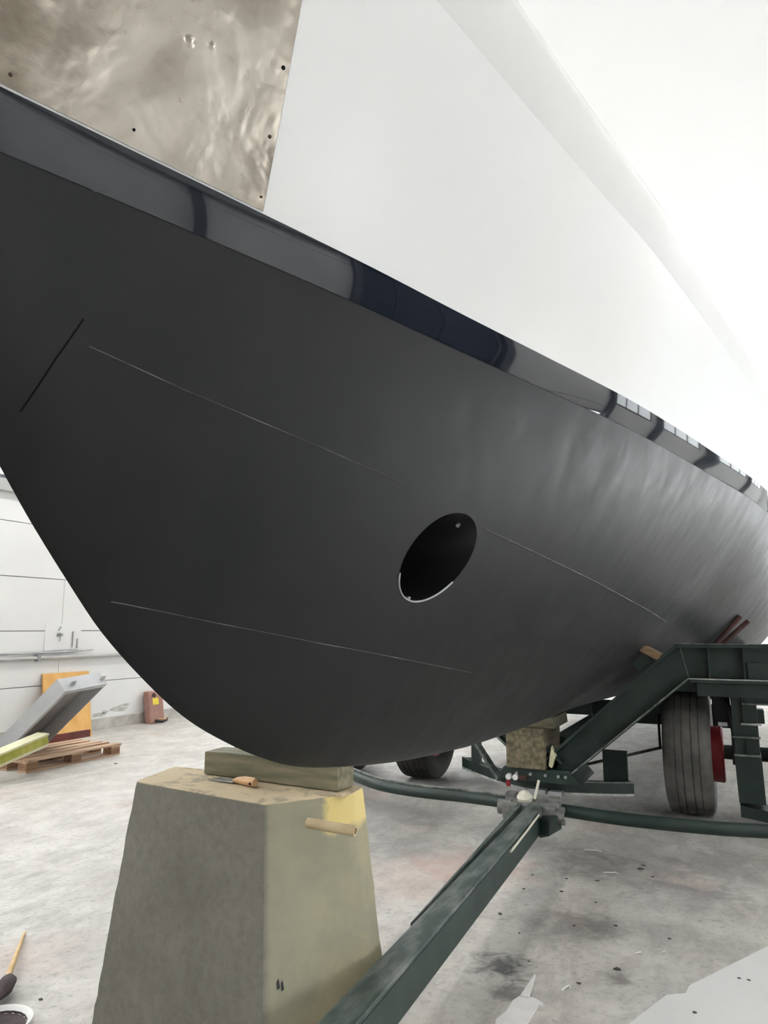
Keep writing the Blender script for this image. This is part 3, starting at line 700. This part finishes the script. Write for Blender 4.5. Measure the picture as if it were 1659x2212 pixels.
# wheels: treaded tyre, rim and drum
def wheel(xa, xb, yc, drum_side, mat):
    R0 = .535; w = xb - xa; cx = (xa + xb) / 2
    wh = bpy.data.objects.new('wheel', None); sc.collection.objects.link(wh); wh.parent = tr
    wh.location = Vector((cx, yc, R0)) - tr.location
    hw = w / 2
    prof = [(-hw * .72, .30), (-hw * .93, .36), (-hw, .42), (-hw * .99, .465), (-hw * .93, .505), (-hw * .84, .524)]
    gro = [-.46, -.16, .22, .52]
    for gx in gro:
        prof += [((gx - .027) * hw, R0 - .0006 - abs(gx) * .006), ((gx - .022) * hw, R0 - .009), ((gx + .022) * hw, R0 - .009), ((gx + .027) * hw, R0 - .0006 - abs(gx) * .006)]
    prof += [(hw * .84, .524), (hw * .93, .505), (hw * .99, .465), (hw, .42), (hw * .93, .36), (hw * .72, .30), (-hw * .72, .30)]
    MB().lathe(prof, (cx, yc, R0), (1, 0, 0), 72).build('tyre', mat, wh, smooth=True, angle=45)
    MB().lathe([(-hw * .70, .302), (-hw * .70, .26), (-hw * .1, .24), (-hw * .1, .06), (hw * .1, .06), (hw * .1, .24), (hw * .70, .26), (hw * .70, .302)], (cx, yc, R0), (1, 0, 0), 40).build('rim', M['red'], wh, smooth=True)
    a = hw * .2 * drum_side; b_ = (hw + .085) * drum_side; lo, hi = min(a, b_), max(a, b_)
    MB().lathe([(lo, 0), (lo, .225), (hi - .012, .235), (hi, .225), (hi, 0)], (cx, yc, R0 - .02), (1, 0, 0), 40).build('brake_drum', M['red'], wh, smooth=True)
    return wh
wheel(-.635, -.255, 7.12, 1, M['tyre']); wheel(.295, .675, 7.12, -1, M['tyredark'])
wheel(-3.33, -2.95, 7.48, -1, M['tyredark']); wheel(-4.30, -3.92, 7.48, 1, M['tyredark'])
def bogie(x0, y0, nm):
    q = part('bogie_post', MB().box((x0 - .085, y0, .585), (x0 + .105, y0 + .22, 1.17)), G, bevel=.006, label='green bogie post, %s side' % nm)
    part('post_foot', MB().hexa([(x0 - .075, y0 - .03, .215), (x0 + .118, y0 - .03, .215), (x0 + .118, y0 + .3, .19), (x0 - .075, y0 + .3, .19), (x0 - .085, y0 - .03, .575), (x0 + .112, y0 - .03, .575), (x0 + .112, y0 + .3, .575), (x0 - .085, y0 + .3, .575)]), G, q, bevel=.006)
    if nm == 'right': part('skid', MB().hexa([(x0 - .07, y0, .10), (x0 + .6, y0, .02), (x0 + .6, y0 + .25, .02), (x0 - .07, y0 + .25, .10), (x0 - .07, y0, .19), (x0 + .6, y0, .10), (x0 + .6, y0 + .25, .10), (x0 - .07, y0 + .25, .19)]), G, q)
    for (z, xa, xb, m_) in ((1.145, -.10, .22, EG), (.985, .0, .20, EG), (.825, -.02, .13, ED), (.720, -.09, .115, EG), (.578, -.085, .11, EG)):
        part('ledge', MB().box((x0 + xa, y0 - .045, z), (x0 + xb, y0, z + .014)), m_, q)
    part('gusset', MB().box((x0 + .0, y0 - .04, .84), (x0 + .012, y0, 1.14)), G, q)
    part('gusset', MB().box((x0 + .01, y0 - .035, .592), (x0 + .022, y0, .72)), G, q)
    part('face_plate', MB().box((x0 + .02, y0 - .035, .999), (x0 + .195, y0, 1.14)), G, q)
    part('mud_bracket', MB().tube([(x0 - .16, y0 + .1, 1.05), (x0 - .10, y0 + .05, .95), (x0 - .075, y0 + .02, .75), (x0 - .08, y0 + .02, .50)], .022, 8), M['black'], q, smooth=True)
    part('spring_bolt', MB().box((x0 - .19, y0 + .02, .80), (x0 - .12, y0 + .06, .83)), M['steelgrey'], q)
    part('axle', MB().tube([(x0 - .55, y0 + .42, .535), (x0 + .55, y0 + .42, .535)], .06, 14), G, q, smooth=True)
    part('axle_carrier', MB().box((x0 - .06, y0 + .2, .44), (x0 + .06, y0 + .5, .64)), G, q)
part('wing', MB().box((-.66, 6.62, 1.075), (-.02, 7.5, 1.165)), G, bevel=.006)
part('spring_plate', MB().box((-.235, 6.95, .80), (-.09, 7.0, 1.08)), M['black'], bevel=.01)
bogie(.0, 6.70, 'right'); bogie(-3.62, 7.06, 'left')
# hull pads on the arms
pd = part('pad_bracket', MB().obox((-.74, 6.40, 1.235), (.10, 0, .086), (0, .14, 0), (-.055, 0, .075)), G)
MB().obox((-.737, 6.37, 1.478), (.172, 0, -.092), (0, .20, 0), (-.032, 0, -.050)).build('pad_board', M['padwood'], bevel=.005, label='short brown board wedged between hull and sloping green arm', cat='board')
# timbers carrying the keel
MB().box((-1.885, 6.30, .405), (-1.545, 6.92, .745)).build('keel_timber', M['timber2'], bevel=.012, label='square old timber on the trailer saddle under the keel', cat='timber')
MB().hexa([(-1.83, 6.34, .745), (-1.46, 6.34, .745), (-1.46, 6.88, .745), (-1.83, 6.88, .745), (-1.81, 6.34, .79), (-1.47, 6.34, .838), (-1.47, 6.88, .838), (-1.81, 6.88, .79)]).build('keel_wedge', M['timber'], bevel=.006, label='thin wedge board between keel and square trailer timber', cat='wedge')
MB().hexa([(-1.50, 6.34, .42), (-1.462, 6.34, .52), (-1.462, 6.40, .52), (-1.50, 6.40, .42), (-1.525, 6.34, .44), (-1.495, 6.34, .60), (-1.495, 6.40, .60), (-1.525, 6.40, .44)]).build('pale_wedge', M['limeend'], label='small pale wood wedge beside the square trailer timber', cat='wedge')
# two rusty props leaning from the frame against the bilge
for (a, b_, lab) in (((-.235, 8.02, 1.40), (.045, 8.12, 1.715), 'upper rusty red prop bar leaning on the dark bilge above the trailer'), ((-.18, 8.18, 1.40), (.115, 8.30, 1.668), 'lower rusty red prop bar leaning on the dark bilge above the trailer')):
    MB().tube([a, b_], .026, 10).build('prop_bar', M['rust'], smooth=True, label=lab, cat='bar', group='prop bars by the hull')
part('prop_shelf', MB().box((-.35, 7.9, 1.36), (.1, 8.4, 1.40)), G)
# black stand on the far side of the bow
bs = thing('boat_stand', (-3.80, 5.02, 0), 'black steel boat stand on the far side of the bow', 'stand')
MB().tube([(-3.8, 5.02, .02), (-3.8, 5.02, .95)], .028, 12).build('post', M['black'], bs, smooth=True)
for k in range(3):
    a = 2.1 * k; MB().bar((-3.8, 5.02, .35), (-3.8 + .3 * math.cos(a), 5.02 + .3 * math.sin(a), .015), .03, .03).build('leg', M['black'], bs)
MB().lathe([(0, 0), (0, .07), (.02, .07), (.02, 0)], (-3.8, 5.02, .95), (0, 0, 1), 16).build('pad', M['black'], bs)
# ------------------------------------------------------------------ by the left wall
pal = thing('pallet', (-7.62, 6.42, 0), 'worn wooden pallet on the floor by the white wall', 'pallet')
PX0, PX1, PYa, PYb = -8.02, -7.22, 5.72, 7.08
for k, x in enumerate((0, .175, .35, .525, .70)):
    MB().box((PX0 + x, PYa, .122), (PX0 + x + (.10 if k % 2 else .145) - .02, PYb, .144)).build('deck_board', M['palletwood'], pal, bevel=.003)
for y in (0, .61, 1.215): MB().box((PX0, PYa + y, .10), (PX1, PYa + y + .145, .122)).build('stringer_board', M['palletwood'], pal)
for x in (0, .33, .655):
    for y in (0, .61, 1.215): MB().box((PX0 + x, PYa + y, .022), (PX0 + x + .14, PYa + y + .145, .10)).build('block', M['palletdark'], pal, bevel=.003)
    MB().box((PX0 + x, PYa, 0), (PX0 + x + .14, PYb, .022)).build('bottom_board', M['palletwood'], pal)
MB().box((-8.06, 6.05, .145), (-8.01, 7.30, .235)).build('maroon_plank', M['maroon'], label='maroon painted plank on edge along the back of the pallet', cat='plank')
# grey tray, tipped up on the pallet
ta = thing('metal_tray', (-7.6, 6.3, .15), 'grey steel tray tipped up on the pallet with rust inside', 'tray')
O = Vector((-6.855, 5.853, .893)); aL = Vector((-.758, -.066, -.650)); aW = Vector((-.132, .990, .054)); aD = Vector((-.639, -.126, .758)); L_, W_, D_ = 1.151, .696, .179
def tb(l0, l1, w0, w1, d0, d1): return MB().obox(O + aL * l0 + aW * w0 + aD * d0, aL * (l1 - l0), aW * (w1 - w0), aD * (d1 - d0))
tb(0, L_, 0, W_, D_ - .012, D_).build('bottom_sheet', M['tray'], ta)
tb(0, L_, 0, .012, 0, D_ - .012).build('side', M['tray'], ta); tb(0, L_, W_ - .012, W_, 0, D_ - .012).build('side', M['tray'], ta)
tb(0, .012, .012, W_ - .012, 0, D_ - .012).build('end', M['tray'], ta); tb(L_ - .012, L_, .012, W_ - .012, 0, D_ - .012).build('end', M['tray'], ta)
tb(.012, L_, .012, .05, -.004, .004).build('lip', M['tray'], ta); tb(.012, .05, .05, W_ - .012, -.004, .004).build('lip', M['tray'], ta)
tb(.02, L_ - .02, .02, W_ - .02, D_ - .022, D_ - .013).build('lining', M['trayin'], ta)
tb(.10, .72, .10, .32, D_ - .03, D_ - .0225).build('rust_patch', M['trayrust'], ta)
tb(.55, 1.05, .07, .22, D_ - .031, D_ - .0225).build('rust_patch', M['trayrust'], ta)
for w_ in (.14, .66): MB().prism([(0, 0), (.075, 0), (.02, .075)], 2, 0, .012).build('lug', M['tray'], ta) if False else None
for w_ in (.12, .62):
    p = O + aW * w_ + aD * .06
    MB().obox(p, -aL * .055 + aD * .02, aW * .07, aD * .012 + aL * .02).build('lug', M['tray'], ta)
MB().hexa([(-8.85, 7.24, 0), (-8.82, 7.24, 0), (-8.82, 8.07, 0), (-8.85, 8.07, 0), (-9.296, 7.50, .93), (-9.266, 7.50, .93), (-9.266, 8.34, .93), (-9.296, 8.34, .93)]).build('plywood_sheet', M['ply'], label='orange brown plywood sheet leaning on the wall behind the grey tray', cat='plywood')
lp = thing('lime_plank', (-7.0, 5.3, .1), 'plank with lime green edge lying over the pallet corner in front of the tray', 'plank')
a, b_ = Vector((-6.98, 4.55, .06)), Vector((-7.06, 5.83, .325)); d = b_ - a; u = Vector((0, -.2, 1)).normalized()
MB().obox(a, d, Vector((.03, 0, 0)), Vector((0, -.02, .10))).build('green_edge', M['lime'], lp)
MB().obox(a + Vector((-.16, 0, .088)), d, Vector((.19, 0, 0)), Vector((0, -.004, .02))).build('face', M['limeend'], lp)
MB().obox(a + Vector((-.16, 0, -.03)), d * .995, Vector((.19, 0, 0)), Vector((0, -.004, .028))).build('face', M['limeend'], lp)
cs = thing('brown_case', (-9.1, 9.65, 0), 'reddish brown case with a yellow sticker standing against the wall', 'case')
MB().hexa([(-9.13, 9.47, 0), (-8.99, 9.47, 0), (-8.99, 9.80, 0), (-9.13, 9.80, 0), (-9.27, 9.54, .52), (-9.15, 9.54, .52), (-9.15, 9.88, .52), (-9.27, 9.88, .52)]).build('body', M['case'], cs, bevel=.02)
def cf(y, z, off=.003): return Vector((-8.99 - .16 * z / .52 + off, y, z))
MB().quadmesh([cf(9.59, .30), cf(9.73, .30), cf(9.74, .41), cf(9.60, .41)], [(0, 1, 2, 3)]).build('sticker', M['yellow'], cs)
MB().tube([cf(9.60, .44, .02), cf(9.62, .49, .03), cf(9.66, .47, .03), cf(9.64, .43, .02)], .012, 8).build('handle', M['black'], cs, smooth=True)
MB().tube([(-8.97, 9.54, .05), (-8.90, 9.64, .03), (-8.90, 9.74, .05), (-8.97, 9.82, .07)], .022, 8).build('strap', M['black'], cs, smooth=True)
MB().tube([(-8.96, 9.58, .075), (-8.90, 9.70, .06), (-8.95, 9.80, .09)], .013, 8).build('strap', M['handle'], cs, smooth=True)
# pipe along the wall with its clips
wp = thing('wall_pipe', (-9.25, 8.0, 1.17), 'thin grey pipe running along the white wall', 'pipe')
MB().tube([(-9.25, HY0 + .2, 1.165), (-9.25, HY1 - .2, 1.165)], .028, 10).build('run', M['ledge'], wp, smooth=True)
for y in (4.2, 7.35, 10.6, 13.8, 17): MB().box((-9.30, y, 1.12), (-9.215, y + .05, 1.21)).build('clip', M['steelgrey'], wp)
MB().tube([(-9.265, 5.0, 1.235), (-9.265, 6.9, 1.238), (-9.265, 7.9, 1.245), (-9.265, 8.40, 1.262)], [.013, .014, .02, .006], 8).build('loose_length', M['steelgrey'], wp, smooth=True)
sb = thing('socket_panel', (-9.29, 7.82, 1.27), 'white board with a tap fitting and two short rods on the wall', 'panel')
MB().box((-9.30, 7.50, 1.27), (-9.285, 8.15, 1.66)).build('board', M['wall'], sb, bevel=.002)
MB().lathe([(0, 0), (0, .03), (.05, .03), (.05, .018), (.09, .018), (.09, 0)], (-9.285, 7.73, 1.50), (1, 0, 0), 14).build('tap', M['steelgrey'], sb, smooth=True)
MB().tube([(-9.24, 7.73, 1.50), (-9.22, 7.71, 1.43), (-9.22, 7.70, 1.41)], .012, 8).build('spout', M['steelgrey'], sb, smooth=True)
MB().bar((-9.26, 7.71, 1.56), (-9.26, 7.75, 1.62), .012, .012).build('tap_lever', M['steelgrey'], sb)
for (y, z0, z1) in ((7.99, 1.31, 1.55), (8.08, 1.29, 1.44)): MB().tube([(-9.272, y, z0), (-9.272, y, z1)], .009, 8).build('rod', M['steelgrey'], sb, smooth=True)
# spots where the paint has come off the lowest panels
def blob(cy, cz, ry, rz, seed, nm='bare_patch'):
    rg = random.Random(seed); P = []
    for k in range(18):
        a = 2 * math.pi * k / 18; r_ = rg.uniform(.65, 1.1); P.append((cy + ry * r_ * math.cos(a), cz + rz * r_ * math.sin(a)))
    MB().prism(P, 0, HX0 + .0, HX0 + .002).build(nm, M['spall'], wl)
blob(8.62, .225, .16, .035, 1); blob(9.02, .28, .20, .045, 2); blob(9.16, .33, .12, .025, 5); blob(8.75, .26, .07, .03, 6)

# ------------------------------------------------------------------ loose things on the floor
sh = MB()
edge = [(.75, 5.75), (.40, 5.02), (.032, 4.396), (-.303, 3.783), (-.315, 3.70), (-.39, 3.645), (-.506, 3.334), (-.70, 2.85), (-.85, 2.3), (-.9, 1.2)]
poly = edge + [(5.0, 1.2), (5.0, 5.75)]
sh.prism(poly, 2, 0.0005, .0035).build('floor_foil', M['sheet'], label='pale protective sheet covering the floor at the lower right', cat='sheet')
tp = thing('paper_scrap', (-.95, 3.25, 0), 'torn white paper scrap with a pointed strip lying on the concrete floor', 'paper')
MB().prism([(-1.005, 3.12), (-.985, 3.20), (-.985, 3.30), (-.965, 3.36), (-.945, 3.355), (-.905, 3.36), (-.862, 3.335), (-.86, 3.31), (-.875, 3.31), (-.88, 3.16), (-.90, 3.0), (-.98, 3.0)], 2, .001, .006).build('sheet', M['paper'], tp)
MB().hexa([(-.965, 3.345, .004), (-.925, 3.345, .004), (-.952, 3.56, .002), (-.957, 3.56, .002), (-.965, 3.345, .010), (-.925, 3.345, .010), (-.952, 3.56, .012), (-.957, 3.56, .012)]).build('strip', M['paper'], tp)
for i, (x, y, r_) in enumerate(((-1.082, 4.708, .012), (-1.317, 4.927, .010), (-.915, 4.998, .012), (-.602, 5.227, .012), (-1.317, 4.202, .018), (-1.459 + .16, 4.649, .010), (-.429, 4.275, .010), (-.62, 3.80, .022), (-.759, 3.584, .012), (-.682, 5.443, .016), (-.69, 5.36, .020), (-2.84, 2.41, .012), (-.272, 3.536, .012), (-.10, 3.95, .009), (-.06, 3.95, .009), (-6.779, 6.59, .022), (-.907, 4.224, .010), (-.703, 4.323, .011), (-1.02, 3.70, .008), (-.86, 4.62, .009), (-1.1, 4.95, .010), (-1.15, 4.0, .008))):
    rg = random.Random(i); P = []; r_ *= .75
    for k in range(7): a = 2 * math.pi * k / 7; q = rg.uniform(.5, 1.3) * r_; P.append((x + q * 1.3 * math.cos(a), y + q * .8 * math.sin(a)))
    zt0 = .0036 if x > -.30 and y < 4.2 and y > 3.4 else 0
    MB().prism(P, 2, zt0, zt0 + r_ * .45).build('dirt_chip', M['chip'], label=('dark dirt chip on the floor in front of the pallet' if x < -5 else 'dark splinter on the floor left of the concrete block' if x < -2 else 'dark dirt chip lying on the pale floor sheet' if zt0 else 'small dark dirt chip on the concrete between drawbar and pale sheet'), cat='dirt', group='dirt chips on the floor')
for i, (x, y, dx, dy) in enumerate(((-.857, 5.182, .10, .01), (-1.05, 5.62, .12, .0), (-.80, 3.52, .03, .04), (-.55, 4.02, .03, .01), (-.44, 4.08, .02, .0))):
    MB().tube([(x - dx / 2, y - dy, .004), (x, y, .006), (x + dx / 4, y + .02, .005), (x + dx / 2, y, .004)], .0035, 6).build('white_shaving', M['white'], smooth=True, label='curled white shaving lying on the concrete floor', cat='shaving', group='white shavings on the floor')
br = thing('paint_stick', (-3.2, 2.55, 0), 'pale wooden stick with a dark sticky end at the lower left', 'stick')
MB().tube([(-2.99, 2.34, .05), (-3.11, 2.46, .045), (-3.49, 2.83, .012)], [.013, .013, .007], 10).build('stick', M['stick'], br, smooth=True)
MB().tube([(-2.96, 2.27, .03), (-2.985, 2.33, .042), (-3.03, 2.39, .048), (-3.08, 2.43, .045)], [.02, .04, .036, .012], 10, flat=.7).build('dark_end', M['rag'], br, smooth=True)
rt_ = thing('paint_tray', (-2.795, 2.165, 0), 'white rimmed tray with dark paint at the lower left corner', 'tray')
MB().lathe([(0, 0), (0, .10), (.03, .125), (.034, .135), (.030, .135), (.006, .098), (.006, 0)], (-2.795, 2.165, 0), (0, 0, 1), 28).build('rim', M['white'], rt_, smooth=True)
MB().lathe([(.012, 0), (.012, .108), (.02, .112)], (-2.795, 2.165, .0), (0, 0, 1), 20).build('paint', M['rag'], rt_, smooth=True)
